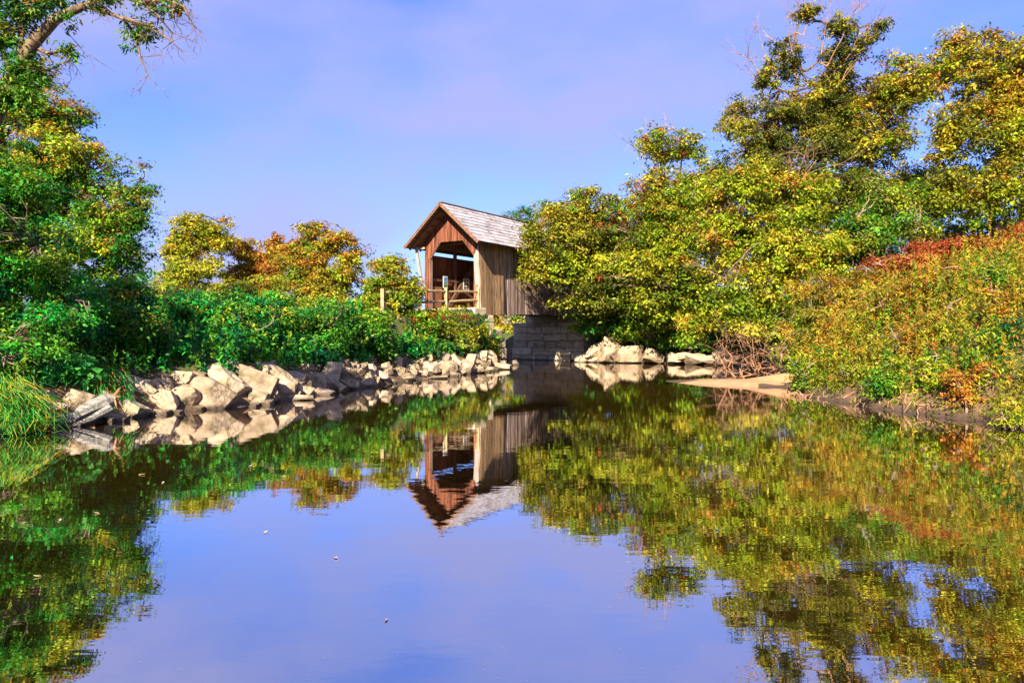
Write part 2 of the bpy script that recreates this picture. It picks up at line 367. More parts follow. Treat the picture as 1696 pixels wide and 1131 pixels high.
# frame
for s in (-1, 1):
    for z in (3.78, -.1):
        b = MB(); b.beam((s * 1.83, .1, z), (s * 1.83, LEN, z + .15), .2, .26); b.build('chord', M['beam'], bridge)
    for u in (.12, 2.7, 5.0, 7.4, 9.8, 12.2):
        b = MB(); b.beam((s * 1.83, u, 0), (s * 1.83, u, 3.7), .16, .18); b.build('post', M['beam'], bridge)
    b = MB(); b.beam((s * 1.73, 1.9, .1), (s * 1.73, 5.2, 3.55), .14, .24); b.build('brace', M['beam'], bridge)
    b = MB(); b.beam((s * 1.73, 11.4, .1), (s * 1.73, 8.6, 3.55), .14, .24); b.build('brace', M['beam'], bridge)
    b = MB(); b.beam((s * 1.80, .1, 1.72), (s * 1.80, LEN, 1.85), .10, .14); b.build('girt', M['beam'], bridge)
b = MB(); b.beam((-1.68, 3.2, 1.3), (-1.68, 5.6, .1), .12, .18); b.build('brace', M['beam'], bridge)
for u in (1.4, 3.6, 5.8, 8.0, 10.2, 12.4):
    b = MB(); b.beam((-1.9, u, 3.98), (1.9, u, 3.98), .18, .2); b.build('tie_beam', M['beam'], bridge)
for i in range(54):
    b = MB(); u = i * .25; z = camber(u)
    b.box((-1.9, u + .006, -.09 + z), (1.9, u + .244, -.02 + z + random.uniform(-.008, .004))); b.build('deck_plank', M['grey_wood'], bridge)
for u in np.arange(.3, LEN, 1.5):
    b = MB(); b.beam((-1.9, u, -.26 + camber(u)), (1.9, u, -.26 + camber(u)), .2, .3); b.build('floor_beam', M['beam'], bridge)
b = MB()                                             # reddish dado panel inside the portal
for i in range(6): b.box((-1.74, .22, .02 + i * .215), (-1.70, 1.2, .02 + i * .215 + .208))
b.build('dado_panel', M['panel_red'], bridge)

roof = empty('roof'); roof.parent = bridge
sl = math.hypot(ROOF_W, APEX - EAVE); tdir = Vector((ROOF_W / sl, 0, -(APEX - EAVE) / sl)); tn = Vector((-tdir.z, 0, tdir.x))
rows = 10; ex = sl / rows
for i in range(rows):
    y = -OVER - (.45 if i % 2 else 0) * .9; s0 = i * ex
    while y < LEN + .5:
        w = .9; y0, y1 = max(y, -OVER) + .006, min(y + w, LEN + .6) - .006
        if y1 - y0 > .08:
            a = Vector((0, 0, APEX)) + tdir * (s0 - .05) + tn * .012; c = Vector((0, 0, APEX)) + tdir * (s0 + ex + random.uniform(-.012, .012)) + tn * (.04 + random.uniform(0, .012))
            b = MB(); b.prism([a + Vector((0, y0, 0)), a + Vector((0, y1, 0)), c + Vector((0, y1, 0)), c + Vector((0, y0, 0))], tuple(-tn * .022))
            b.build('shingle', M['roof'], roof)
        y += w
for s in (-1, 1):                                    # boarding under the shingles
    b = MB(); a = Vector((0, 0, APEX - .03)); e = Vector((s * (ROOF_W - .03), 0, EAVE - .03 + .02))
    off = Vector((0, -OVER + .02, 0)); far = Vector((0, LEN + .55, 0))
    b.prism([a + off, e + off, e + far, a + far], (0, 0, -.05)); b.build('roof_boarding', M['beam'] if s > 0 else M['barge'], roof)
    b = MB(); b.beam((0, -OVER - .02, APEX - .06), (s * (ROOF_W + .01), -OVER - .02, EAVE - .06), .05, .17); b.build('bargeboard', M['barge'], roof)
    for u in (-.75, 0.2):
        b = MB(); b.beam((0, u, APEX - .2), (s * (ROOF_W - .1), u, EAVE - .12), .08, .13); b.build('rafter', M['beam'], roof)
    for k in range(6):
        x = s * (.35 + k * .42); b = MB(); b.beam((x, -OVER + .06, roof_under(x) + .02), (x, .0, roof_under(x) + .02), .09, .09); b.build('lookout', M['barge'], roof)
b = MB(); b.beam((0, -OVER - .04, APEX + .035), (0, LEN + .6, APEX + .035), .2, .05); b.build('ridge_cap', M['barge'], roof)

def poster(name, label, u, z, w, h, spots):
    t = empty(name, tuple(bridge_world(-1.62, u, z)), -BA); tag(t, label, 'poster', 'notices hung inside the bridge')
    b = MB(); b.box((-.015, -w / 2, -h / 2), (.012, w / 2, h / 2)); b.build('sheet', M['paper'], t)
    for (y0, z0, y1, z1, m) in spots:
        b = MB(); b.box((.013, y0, z0), (.018, y1, z1)); b.build('picture', M[m], t)
poster('notice_poster', 'narrow white poster with blue and green pictures hung inside the bridge', 1.45, 1.62, .42, .74,
       [(-.16, .03, .16, .30, 'blue_print'), (-.16, -.08, .16, .0, 'green_print'), (-.16, -.33, .16, -.12, 'green_print')])
poster('notice_poster', 'pale poster with six small dark pictures hung beyond the diagonal brace', 3.6, 1.60, .62, .70,
       [(-.25 + .27 * i, -.29 + .22 * j, -.25 + .27 * i + .2, -.29 + .22 * j + .15, 'dark_print') for i in range(2) for j in range(3)])

# ------------------------------------------------------------------ masonry
def rock_mesh(hx, hy, hz, jit=.3, extra=3, bev=.06):
    bm = bmesh.new()
    for sx in (-1, 1):
        for sy in (-1, 1):
            for sz in (-1, 1):
                bm.verts.new((sx * hx * (1 - random.random() * jit), sy * hy * (1 - random.random() * jit), sz * hz * (1 - random.random() * jit)))
    for _ in range(extra):
        k = random.randrange(3); p = [random.uniform(-.5, .5) for _ in range(3)]; p[k] = random.choice((-1, 1)) * random.uniform(.95, 1.12)
        bm.verts.new((p[0] * hx, p[1] * hy, p[2] * hz))
    r = bmesh.ops.convex_hull(bm, input=bm.verts)
    bmesh.ops.delete(bm, geom=list({g for g in r['geom_interior'] + r['geom_unused'] if isinstance(g, bmesh.types.BMVert)}), context='VERTS')
    bmesh.ops.dissolve_limit(bm, angle_limit=R(12), verts=bm.verts, edges=bm.edges)
    if bev: bmesh.ops.bevel(bm, geom=list(bm.edges), offset=bev * min(hx, hy, hz) * 2, segments=1, affect='EDGES', clamp_overlap=True)
    bmesh.ops.recalc_face_normals(bm, faces=bm.faces)
    me = bpy.data.meshes.new('rock'); bm.to_mesh(me); bm.free(); return me

pier = empty('stone_abutment', tuple(bridge_world(0, 10.7, -DECK)), -BA)
tag(pier, 'coursed block abutment rising from the water beneath the far end of the bridge', 'abutment')
COURSES = [(325, 388, [175, 560, 900, 1310]), (388, 490, [180, 560, 665, 950, 1310]), (490, 605, [185, 410, 690, 1060, 1330]),
           (605, 715, [180, 420, 530, 710, 885, 1150, 1310]), (715, 832, [165, 490]), (715, 770, [500, 695, 1030, 1310]), (770, 832, [500, 900, 1120]),
           (775, 905, [1110, 1340]), (832, 925, [160, 330, 490, 560, 740, 950, 1100])]
for y0, y1, br in COURSES:
    z1, z0 = HC + (HY - 500 - y0 / 9.42) / F * 51.5, HC + (HY - 500 - y1 / 9.42) / F * 51.5
    for a, c in zip(br, br[1:]):
        xa, xb = [-2.72 + (830 + q / 9.42 - 848) / 122 * 5.92 for q in (a, c)]
        me = rock_mesh((xb - xa) / 2 - .012, .45, (z1 - z0) / 2 - .012, jit=.035, extra=0, bev=.05); me.materials.append(M['block'])
        o = link(bpy.data.objects.new('stone_block', me), pier); o.location = ((xa + xb) / 2, .45 + random.uniform(-.05, .05), (z0 + z1) / 2)
b = MB(); b.box((-2.6, .35, -.9), (3.1, 1.2, 2.6)); b.box((-2.3, 1.21, -.9), (2.9, 3.5, 3.2)); b.build('core', M['block'], pier)
near = empty('stone_abutment', tuple(bridge_world(0, 0, -DECK)), -BA)
tag(near, 'stepped dark stone abutment beneath the portal beside the riprap', 'abutment')
def blocks(parent, x0, x1, y0, y1, zs, nx, ny, jit=.08):
    for z0, z1 in zip(zs, zs[1:]):
        for i in range(nx):
            for j in range(ny):
                me = rock_mesh((x1 - x0) / nx / 2 - .012, (y1 - y0) / ny / 2 - .012, (z1 - z0) / 2 - .01, jit=jit, extra=1, bev=.07); me.materials.append(M['block'])
                o = link(bpy.data.objects.new('stone_block', me), parent)
                o.location = (x0 + (i + .5) * (x1 - x0) / nx + random.uniform(-.04, .04), y0 + (j + .5) * (y1 - y0) / ny + random.uniform(-.04, .04), (z0 + z1) / 2)
blocks(near, -2.3, 2.55, -1.0, .75, [2.2, 2.55, 2.98], 4, 2)
blocks(near, 1.0, 2.60, -1.3, -.15, [2.9, 3.38], 2, 1)
blocks(near, -2.3, 2.6, .2, 1.5, [1.7, 2.2], 3, 1)
blocks(near, -2.3, 2.5, .5, 2.1, [-.3, .4, 1.05, 1.7], 3, 2)

# ------------------------------------------------------------------ post and rail fences on the approach
def fence(name, label, side, stations, z_of):
    t = empty(name, tuple(bridge_world(side, 0))); tag(t, label, 'fence')
    o0 = bridge_world(side, 0)
    W = lambda u, z: tuple(bridge_world(side, u, z) - o0)
    for k, u in enumerate(stations):
        b = MB(); b.beam(W(u, z_of(u) - .35), W(u, z_of(u) + 1.22), .15, .15); b.build('post', M['rail'], t)
    for a, c in zip(stations, stations[1:]):
        for hgt in (1.0, .48):
            p, q = W(a, z_of(a) + hgt + random.uniform(-.05, .05)), W(c, z_of(c) + hgt + random.uniform(-.05, .05))
            mid = tuple((i + j) / 2 + d for i, j, d in zip(p, q, (0, 0, .02)))
            b = MB(); b.tube([p, mid, q], [.055, .07, .055], 7); b.build('rail', M['rail'], t)
fence('rail_fence', 'two-rail wooden fence on the river side of the approach road', 2.0, [-.15, -3.1, -6.2, -8.0], lambda u: -.1 - .06 * -u)
fence('rail_fence', 'two-rail wooden fence on the far side of the approach road', -2.25, [-.2, -3.3], lambda u: -.1 - .06 * -u)

# ------------------------------------------------------------------ boulders
ONES = 'first second third fourth fifth sixth seventh eighth ninth tenth eleventh twelfth thirteenth fourteenth fifteenth sixteenth seventeenth eighteenth nineteenth'.split()
TENS = {2: 'twent', 3: 'thirt', 4: 'fort', 5: 'fift', 6: 'sixt', 7: 'sevent', 8: 'eight', 9: 'ninet'}
def nth(n):
    if n < 20: return ONES[n - 1]
    t, o = divmod(n, 10); return TENS[t] + ('ieth' if o == 0 else 'y-' + ONES[o - 1])
ROCKS = [(35, 703, 18, 22, 70), (69, 652, 30, 12, -5), (98, 688, 22, 15, 20), (126, 667, 37, 40, 20), (83, 676, 44, 24, 15), (167, 660, 32, 18, -30), (216, 678, 42, 26, 25),
         (231, 641, 54, 28, 36), (211, 651, 32, 9, 38), (272, 664, 44, 36, 25), (278, 640, 15, 27, -25), (268, 645, 36, 8, 45), (307, 657, 42, 40, 30), (302, 627, 32, 22, 10),
         (347, 651, 74, 42, 24), (367, 630, 68, 34, 32), (417, 627, 72, 36, 22), (458, 621, 68, 28, 30), (389, 640, 26, 28, 35), (426, 659, 33, 28, 4), (448, 651, 35, 19, 26),
         (470, 642, 33, 21, 12), (492, 625, 29, 19, 28), (522, 633, 35, 23, -5), (500, 649, 31, 21, 8), (531, 651, 33, 17, 10), (490, 661, 52, 11, -4), (547, 620, 27, 42, 10), (553, 639, 32, 20, 40),
         (571, 619, 31, 20, 15), (577, 637, 29, 20, 5), (592, 615, 33, 20, -12), (607, 636, 29, 15, -18), (614, 616, 15, 24, 15), (611, 627, 17, 20, -10), (630, 623, 24, 17, 20),
         (640, 612, 16, 22, -12), (656, 602, 19, 24, 8), (651, 583, 10, 14, 15), (648, 632, 17, 10, 10), (671, 624, 27, 15, 8), (679, 612, 19, 15, 5), (690, 608, 18, 12, 32),
         (699, 618, 18, 10, 10), (712, 612, 29, 19, -16), (713, 595, 9, 18, 12), (735, 592, 17, 19, 5), (740, 610, 31, 21, 14), (733, 620, 19, 12, -10), (722, 626, 34, 7, -4), (753, 598, 21, 15, 42),
         (771, 609, 19, 24, 18), (779, 598, 15, 24, 12), (789, 614, 24, 12, -15), (797, 591, 18, 21, 8), (798, 604, 24, 14, 18), (814, 596, 18, 22, 24), (825, 607, 38, 12, -3),
         (827, 588, 13, 12, 25), (847, 603, 21, 11, -8), (662, 614, 12, 14, 30), (704, 603, 12, 9, 0), (764, 618, 14, 8, 5), (585, 625, 14, 10, 12), (538, 641, 14, 10, 30), (455, 633, 20, 14, 20), (327, 640, 18, 16, 20), (760, 606, 14, 12, 10), (808, 613, 18, 9, 4), (838, 597, 16, 12, 18)]
def quarry_mesh(hx, hy, hz):
    """An angular broken stone: a box cut by random planes, with roughened faces."""
    bm = bmesh.new(); bmesh.ops.create_cube(bm, size=2)
    for v in bm.verts: v.co = Vector((v.co.x * hx * random.uniform(.85, 1.1), v.co.y * hy * random.uniform(.8, 1.1), v.co.z * hz * random.uniform(.8, 1.1)))
    for _ in range(random.randint(5, 8)):
        d = Vector((random.choice((-1, 1)) * random.uniform(.3, 1), random.choice((-1, -1, 1)) * random.uniform(.15, 1), random.uniform(-1, 1))).normalized()
        n = Vector((d.x / hx, d.y / hy, d.z / hz)).normalized(); p = Vector((d.x * hx, d.y * hy, d.z * hz)) * random.uniform(.72, 1.02)
        r = bmesh.ops.bisect_plane(bm, geom=bm.verts[:] + bm.edges[:] + bm.faces[:], plane_co=p, plane_no=n, clear_outer=True)
        e = [g for g in r['geom_cut'] if isinstance(g, bmesh.types.BMEdge)]
        if len(e) > 2: bmesh.ops.contextual_create(bm, geom=e)
    m = min(hx, hy, hz)
    bmesh.ops.remove_doubles(bm, verts=bm.verts, dist=m * .06)
    bmesh.ops.bevel(bm, geom=list(bm.edges), offset=m * .05, segments=1, affect='EDGES', clamp_overlap=True)
    bmesh.ops.recalc_face_normals(bm, faces=bm.faces)
    me = bpy.data.meshes.new('rock'); bm.to_mesh(me); bm.free(); return me
def boulder(px, py, w, h, ang, label, group, depth=None, mat='rock'):
    D = depth or hit(px, py + h * .12)
    hx, hz = w * D / F / 2 * 1.14, h * D / F / 2 * 1.04
    me = quarry_mesh(hx, max(.8 * (hx + hz) / 2, .12), hz); me.materials.append(M[mat])
    o = link(bpy.data.objects.new('boulder', me)); p = P(px, py, D); o.location = p
    o.rotation_euler = (R(random.uniform(-26, -4)), R(ang + random.uniform(-4, 4)), R(random.uniform(-16, 22)))
    tag(o, label, 'boulder', group); return o
for i, (px, py, w, h, a) in enumerate(sorted(ROCKS)):
    size = 'large' if w * h > 1000 else ('middling' if w * h > 350 else 'small')
    shape = 'slab' if max(w, h) > 2 * min(w, h) else 'block'
    boulder(px, py, w, h, a, f'{size} pale tan {shape}, {nth(i + 1)} riprap stone from the driftwood end of the bank', 'riprap stones along the bank')
FAR_ROCKS = [(985, 583, 30, 18, -20, 'olive'), (1014, 580, 34, 42, 2, 'tall'), (1047, 587, 40, 28, 1, 'broad'), (982, 596, 24, 10, 0, 'low'), (1013, 597, 30, 6, 0, 'flat'), (1082, 591, 30, 20, 12, ''),
             (1116, 593, 20, 18, -10, ''), (1134, 590, 26, 14, 8, ''), (1153, 594, 30, 18, -12, ''), (1174, 596, 20, 14, -20, ''), (1196, 590, 22, 26, -25, ''), (965, 595, 24, 12, 3, ''), (1214, 596, 18, 18, 10, '')]
for i, (px, py, w, h, a, k) in enumerate(sorted(FAR_ROCKS)):
    boulder(px, py, w, h, a, f'{k + " " if k else ""}tan boulder, {nth(i + 1)} along the shore from the block abutment to the brush pile', 'boulders below the overhanging trees', depth=48.6 - max(0, px - 960) / 250 * 5.0)

# broken stone filling the gaps of the riprap
b = MB(); xr = rng.uniform(-11, .5, 4200); yr = rng.uniform(13, 43, 4200); sr = shore_distance(xr, yr); kk = (sr > -.25) & (sr < 1.5) & (xr < .2)
for x_, y_, z_ in list(zip(xr[kk], yr[kk], height(xr[kk], yr[kk])))[:230]:
    r_ = random.uniform(.05, .17); q_ = unit(rng.normal(0, 1, (6, 3))) * r_ * np.array([1.3, 1.1, .8]); c_ = np.array([x_, y_, max(z_, -.05) + r_ * .3])
    ax = [c_ + np.array([sx * r_ * random.uniform(.6, 1.4), sy * r_ * random.uniform(.6, 1.3), sz * r_ * random.uniform(.4, 1)]) for sx in (-1, 1) for sy in (-1, 1) for sz in (-1, 1)]
    b.add(ax, [(0, 1, 3, 2), (4, 6, 7, 5), (0, 4, 5, 1), (2, 3, 7, 6), (0, 2, 6, 4), (1, 5, 7, 3)])
tag(b.build('rubble', M['rock']), 'small broken stone filling gaps among the riprap', kind='stuff')

# driftwood log
t = empty('driftwood_log', tuple(P(135, 690, 15.6))); tag(t, 'grey split driftwood log slanting into the water by grass', 'log')
o0 = P(135, 690, 15.6)
b = MB(); pts = [P(80, 707, 15.4), P(115, 694, 15.6), P(150, 676, 15.9), P(176, 665, 16.1), P(188, 660, 16.2)]
b.tube([p - o0 for p in pts], [.05, .12, .17, .19, .12], 9); b.build('trunk', M['log'], t)
b = MB(); pts = [P(120, 705, 15.3), P(150, 694, 15.6), P(182, 676, 16.0)]
b.tube([p - o0 for p in pts], [.03, .07, .10], 7); b.build('split_branch', M['log'], t)
b = MB()
for k in range(9):
    p = P(186, 661, 16.15) - o0; q = p + np.array([random.uniform(-.1, .3), random.uniform(-.2, .1), random.uniform(-.25, .3)]); b.tube([p, (p + q) / 2 + np.array([.03, 0, .04]), q], [.05, .035, .012], 5)
b.build('root', M['dead'], t)

# ------------------------------------------------------------------ foliage
def leaf_object(name, parent, C, L, out, col, aspect=.5, up=.75, rnd=.48, droop=.45):
    """Many folded pointed leaves, one mesh."""
    N = len(C); L = np.broadcast_to(L, (N,))[:, None]
    nrm = unit(np.array([0, 0, up]) + out * .55 + rng.normal(0, rnd, (N, 3)))
    tip = out * .6 + rng.normal(0, .6, (N, 3)) + np.array([0, 0, -droop]); tip = unit(tip - nrm * np.sum(tip * nrm, -1, keepdims=True))
    sd = np.cross(nrm, tip); w = L * aspect * .5 * rng.uniform(.8, 1.2, (N, 1))
    V = np.stack([C - tip * L * .5, C - tip * L * .08 + sd * w + nrm * L * .10, C + tip * L * .5 - nrm * L * .06, C - tip * L * .08 - sd * w + nrm * L * .10], 1).reshape(-1, 3)
    k = np.arange(N)[:, None] * 4; T = np.concatenate([k + np.array([0, 3, 2]), k + np.array([0, 2, 1])], 1).reshape(-1)
    me = bpy.data.meshes.new(name); me.vertices.add(4 * N); me.vertices.foreach_set('co', V.astype(np.float32).ravel())
    me.loops.add(6 * N); me.loops.foreach_set('vertex_index', T.astype(np.int32)); me.polygons.add(2 * N)
    me.polygons.foreach_set('loop_start', np.arange(0, 6 * N, 3, dtype=np.int32))
    at = me.attributes.new('tint', 'FLOAT_COLOR', 'POINT'); rgba = np.ones((N, 4), np.float32); rgba[:, :3] = col
    at.data.foreach_set('color', np.repeat(rgba, 4, 0).ravel())
    me.update(); me.materials.append(M['leaf'])
    return link(bpy.data.objects.new(name, me), parent)

EMERALD = [(.02, .34, .035, 3), (.07, .42, .03, 2), (.008, .14, .035, 3), (.16, .38, .03, 1)]
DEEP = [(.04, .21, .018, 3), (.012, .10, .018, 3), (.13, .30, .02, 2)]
GREEN = [(.09, .28, .018, 3), (.20, .34, .018, 2), (.04, .15, .012, 2)]
LIME = [(.30, .38, .015, 4), (.17, .26, .012, 3), (.44, .43, .025, 2), (.10, .14, .01, 1)]
OLIVE = [(.22, .22, .015, 4), (.10, .12, .010, 3), (.34, .30, .02, 2)]
GOLD = [(.50, .38, .025, 3), (.36, .30, .02, 3), (.52, .27, .03, 1)]
ORANGE = [(.52, .23, .025, 3), (.46, .30, .025, 2), (.38, .14, .02, 2)]
RUST = [(.40, .09, .025, 3), (.28, .05, .02, 3), (.46, .18, .03, 2)]
def pick(pal, n):
    p = np.array(pal, float); return p[rng.choice(len(p), n, p=p[:, 3] / p[:, 3].sum()), :3]

def foliage(lobes, n, per, spread, pal, top_pal=None, top=.6, leaf=.18):
    """Leaves in clumps through and around the lobes of a crown: positions, outward directions, colours, clump centres."""
    c = []; r = []
    for lc, lr in lobes:                              # each lobe carries boughs, flattened pads of leaves with gaps between them
        nb = int(13 + 6 * rng.random()); d = unit(rng.normal(0, 1, (nb, 3))); d[:, 1] -= .25; d = unit(d)
        f = rng.uniform(.35, .92, nb); q = rng.uniform(.25, .52, nb)
        for i in range(nb): c.append(lc + d[i] * lr * f[i]); r.append(lr * q[i] * np.array([1.1, 1.05, .80]))
    c = np.array(c); r = np.array(r)
    w = (r[:, 0] * r[:, 2]); w = w / w.sum(); K = max(6, n // per)
    k = rng.choice(len(c), K, p=w); d = unit(rng.normal(0, 1, (K, 3))); low = (d[:, 2] < -.2) & (rng.random(K) < .5); d[low, 2] *= -1
    f = 1 - .5 * rng.random(K) ** 1.6; s = rng.random(K) < .09; f[s] = rng.uniform(1.1, 1.45, s.sum())
    cc = c[k] + d * r[k] * f[:, None]
    cnt = np.maximum(6, (per * rng.uniform(.5, 1.5, K) * np.where(s, .4, 1)).astype(int)); ci = np.repeat(np.arange(K), cnt)
    sp = spread * rng.uniform(.45, 1.1, K)
    pos = cc[ci] + rng.normal(0, 1, (len(ci), 3)) * sp[ci][:, None] * np.array([1, 1, .62])
    out = unit(unit(pos - cc[ci] + 1e-6) * .55 + unit(pos - c[k][ci]) * .8)
    bough = pick(pal, len(c)); colc = np.where((rng.random(K) < .88)[:, None], bough[k], pick(pal, K))
    if top_pal is not None:
        z = cc[:, 2]; h = (z - z.min()) / max(np.ptp(z), .1); m = rng.random(K) < top * np.clip(h * 1.5 - .35 + .5 * (d[:, 2] - .1), 0, 1)
        colc[m] = pick(top_pal, m.sum())
    col = colc[ci] * rng.lognormal(0, .22, (len(ci), 1)) * rng.lognormal(0, .28, (K, 1))[ci] * rng.lognormal(0, .07, (len(ci), 3))
    return pos, out, np.clip(col, 0, .62), cc, c[k]

def path(a, b, n=4, wob=.08, sag=0.0):
    a, b = np.array(a, float), np.array(b, float); L = np.linalg.norm(b - a)
    return [a + (b - a) * t + (rng.normal(0, wob * L * .5, 3) * math.sin(math.pi * t)) + np.array([0, 0, sag * L * math.sin(math.pi * t)]) for t in np.linspace(0, 1, n)]

def px_lobes(ls):
    return [(P(cx, cy, D), np.array([rx * D / F, (dz if dz else (rx + ry) / 2 * D / F * .8), ry * D / F])) for cx, cy, rx, ry, D, dz in [(*l, None) if len(l) == 5 else l for l in ls]]

def plant(name, label, cat, base, lobes, n, pal, top_pal=None, top=.6, leaf_px=7, per=34, spread_px=16, trunk=.16, stems=1, aspect=.5, twigs=.35, group=None, droop=.35, bark='bark', extra=None):
    """A tree or shrub: an Empty at its foot, trunk or stems, branches and a crown of leaves."""
    lb = px_lobes(lobes); D = np.mean([l[0][1] for l in lb])
    bx, by = base; foot = np.array([bx, by, h1(bx, by) - .1]); foot[2] = max(foot[2], -.2)
    t = empty(name, tuple(foot)); tag(t, label, cat, group)
    pos, out, col, cc, cl = foliage(lb, int(n * 2.1), per, spread_px * .62 * D / F, pal, top_pal, top)
    ok = pos[:, 2] > np.maximum(height(pos[:, 0], pos[:, 1]), 0.03) + .02
    pos, out, col = pos[ok], out[ok], col[ok]
    leaf_object('crown' if stems == 1 else 'foliage', t, pos - foot, leaf_px * .80 * D / F * (.55 + .9 * rng.random(len(pos)) ** 1.6), out, col, aspect, droop=droop)
    cen = np.average([l[0] for l in lb], axis=0, weights=[l[1][0] * l[1][2] for l in lb])
    tb, bb = MB(), MB(); joints = []
    if stems == 1:
        p = path(foot, cen, 7, .06); rad = np.linspace(trunk, trunk * .45, 7); rad[0] *= 1.35
        tb.tube([q - foot for q in p], rad, 9); joints = p[2:]
        top_l = max(lb, key=lambda l: l[0][2]); p2 = path(cen, top_l[0] + np.array([0, 0, top_l[1][2] * .7]), 5, .08); bb.tube([q - foot for q in p2], np.linspace(trunk * .45, .015, 5), 6); joints += p2
        for c, r in lb:
            j = min(joints, key=lambda q: np.linalg.norm(q - c) + .6 * max(0, q[2] - c[2])); p3 = path(j, c, 5, .12); bb.tube([q - foot for q in p3], np.linspace(trunk * .4, trunk * .12, 5), 6); joints += p3[2:]
        tb.build('trunk', M[bark], t, True)
    else:
        for k in range(stems):
            c, r = lb[k % len(lb)]; e = c + rng.normal(0, .35, 3) * r; f0 = foot + np.array([rng.normal(0, .25), rng.normal(0, .25), 0]); f0 += (np.array([c[0], c[1], f0[2]]) - f0) * .35
            f0[2] = max(h1(f0[0], f0[1]) - .1, -.1)
            p = path(f0, e, 5, .1); bb.tube([q - foot for q in p], np.linspace(.035, .012, 5), 5); joints += p[1:]
    ja = np.array(joints)
    for q in cc[rng.random(len(cc)) < twigs]:
        j = ja[np.argmin(np.linalg.norm(ja - q, axis=1))]; w = max(.012, .9 * D / F)
        bb.tube([v - foot for v in path(j, q, 4, .14, .05)], np.linspace(w * 1.6, w * .55, 4), 3, cap=False)
    if bb.v: bb.build('branches' if stems == 1 else 'stems', M['twig'] if stems > 1 else M[bark], t)
    if extra: extra(t, foot, joints)
    return t

def bare(mb, p, d, L, depth, r):
    """A leafless spray that forks as it goes."""
    q = [p]
    for _ in range(3):
        d = unit(d + rng.normal(0, .16, 3)); p = p + d * L / 3; q.append(p)
    mb.tube(q, [r, r * .85, r * .7, r * .5], 4, cap=False)
    if depth:
        for _ in range(rng.integers(2, 4)):
            bare(mb, q[rng.integers(1, 4)], unit(d + rng.normal(0, .55, 3) * np.array([1, .7, .8]) + np.array([0, 0, .12])), L * rng.uniform(.5, .75), depth - 1, r * .55)
def bare_extra(starts, mat='twig', r=.05):
    def f(t, foot, joints):
        mb = MB(); ja = np.array(joints)
        for a, b_, D in starts:
            p = P(*a, D); q = P(*b_, D); d = q - p; L = np.linalg.norm(d)
            bare(mb, p - foot, unit(d), L * .6, 4, r)
            j = ja[np.argmin(np.linalg.norm(ja - p, axis=1))]; mb.tube([v - foot for v in path(j, p, 4, .06)], [r * 1.5, r * 1.3, r * 1.1, r], 5)
        tag(mb.build('bare_branches', M[mat], t), kind='stuff')
    return f

def at(px, D): return ((px - CX) / F * D, D)

# trees on the far bank of the right side, from the bridge outwards
plant('box_elder', 'yellow-green tree leaning over the bridge siding with orange leaf tips', 'tree', at(1012, 50.5),
      [(935, 400, 70, 75, 45), (900, 440, 40, 55, 43.5), (985, 360, 50, 50, 46), (965, 470, 60, 52, 45), (1000, 430, 50, 80, 46.5), (960, 330, 22, 24, 46), (990, 505, 45, 30, 46.5), (880, 395, 20, 28, 43)],
      26000, LIME + OLIVE, ORANGE + GOLD, .28, 7, spread_px=13, trunk=.22)
plant('box_elder', 'broad olive tree with russet crown and bare pale twigs beside the leaning tree', 'tree', at(1110, 49.5),
      [(1100, 330, 75, 80, 44), (1090, 260, 40, 60, 44.5), (1050, 390, 60, 70, 43.5), (1150, 400, 75, 90, 43), (1080, 470, 75, 70, 42.5), (1170, 290, 45, 55, 44.5), (1135, 240, 25, 30, 45), (1140, 500, 50, 40, 44), (1090, 520, 50, 30, 45), (1030, 490, 40, 40, 46), (1110, 420, 60, 60, 43)],
      30000, OLIVE + LIME + LIME, RUST + GOLD + ORANGE, .22, 7, spread_px=13, trunk=.26, extra=bare_extra([((1075, 230), (1050, 190), 44), ((1100, 220), (1120, 175), 44), ((1060, 250), (1025, 205), 44)], r=.03))
plant('ash_tree', 'tallest half-bare tree with dark leaf tufts on open forked limbs', 'tree', at(1335, 42),
      [(1270, 215, 55, 60, 41), (1330, 190, 55, 60, 41.5), (1300, 100, 28, 36, 41), (1340, 25, 26, 22, 41), (1385, 50, 28, 28, 41), (1395, 100, 36, 34, 41.5), (1455, 45, 20, 16, 41), (1440, 65, 16, 12, 41), (1270, 140, 22, 36, 41), (1290, 300, 70, 60, 40), (1220, 190, 32, 40, 42), (1240, 250, 60, 55, 41.5), (1350, 260, 60, 60, 41.5), (1370, 170, 40, 50, 42)],
      26000, OLIVE + [(.07, .09, .012, 4)], GOLD, .25, 6.5, per=30, spread_px=10, trunk=.24, twigs=.6,
      extra=bare_extra([((1320, 130), (1315, 5), 41), ((1290, 130), (1240, 60), 41), ((1270, 170), (1228, 90), 41), ((1360, 170), (1440, 90), 41.5), ((1370, 110), (1390, -10), 41), ((1410, 95), (1478, 62), 41), ((1330, 60), (1345, -20), 41), ((1290, 330), (1400, 240), 38), ((1330, 350), (1410, 290), 38), ((1300, 90), (1270, 10), 41), ((1360, 90), (1370, 0), 41), ((1400, 100), (1450, 40), 41), ((1265, 130), (1225, 70), 41), ((1380, 60), (1420, 0), 41)], 'dead', .038))
plant('maple_tree', 'orange-topped maple standing between the half-bare tree and the gap of sky', 'tree', at(1450, 44),
      [(1450, 170, 75, 60, 43), (1490, 140, 48, 45, 43), (1400, 200, 55, 55, 43), (1440, 260, 75, 60, 43), (1490, 230, 36, 60, 43.5), (1420, 330, 60, 60, 43), (1525, 140, 26, 40, 43), (1380, 150, 40, 40, 43.5), (1510, 310, 36, 40, 43)],
      24000, OLIVE + OLIVE + LIME, ORANGE + GOLD, .6, 7, spread_px=13, trunk=.24)
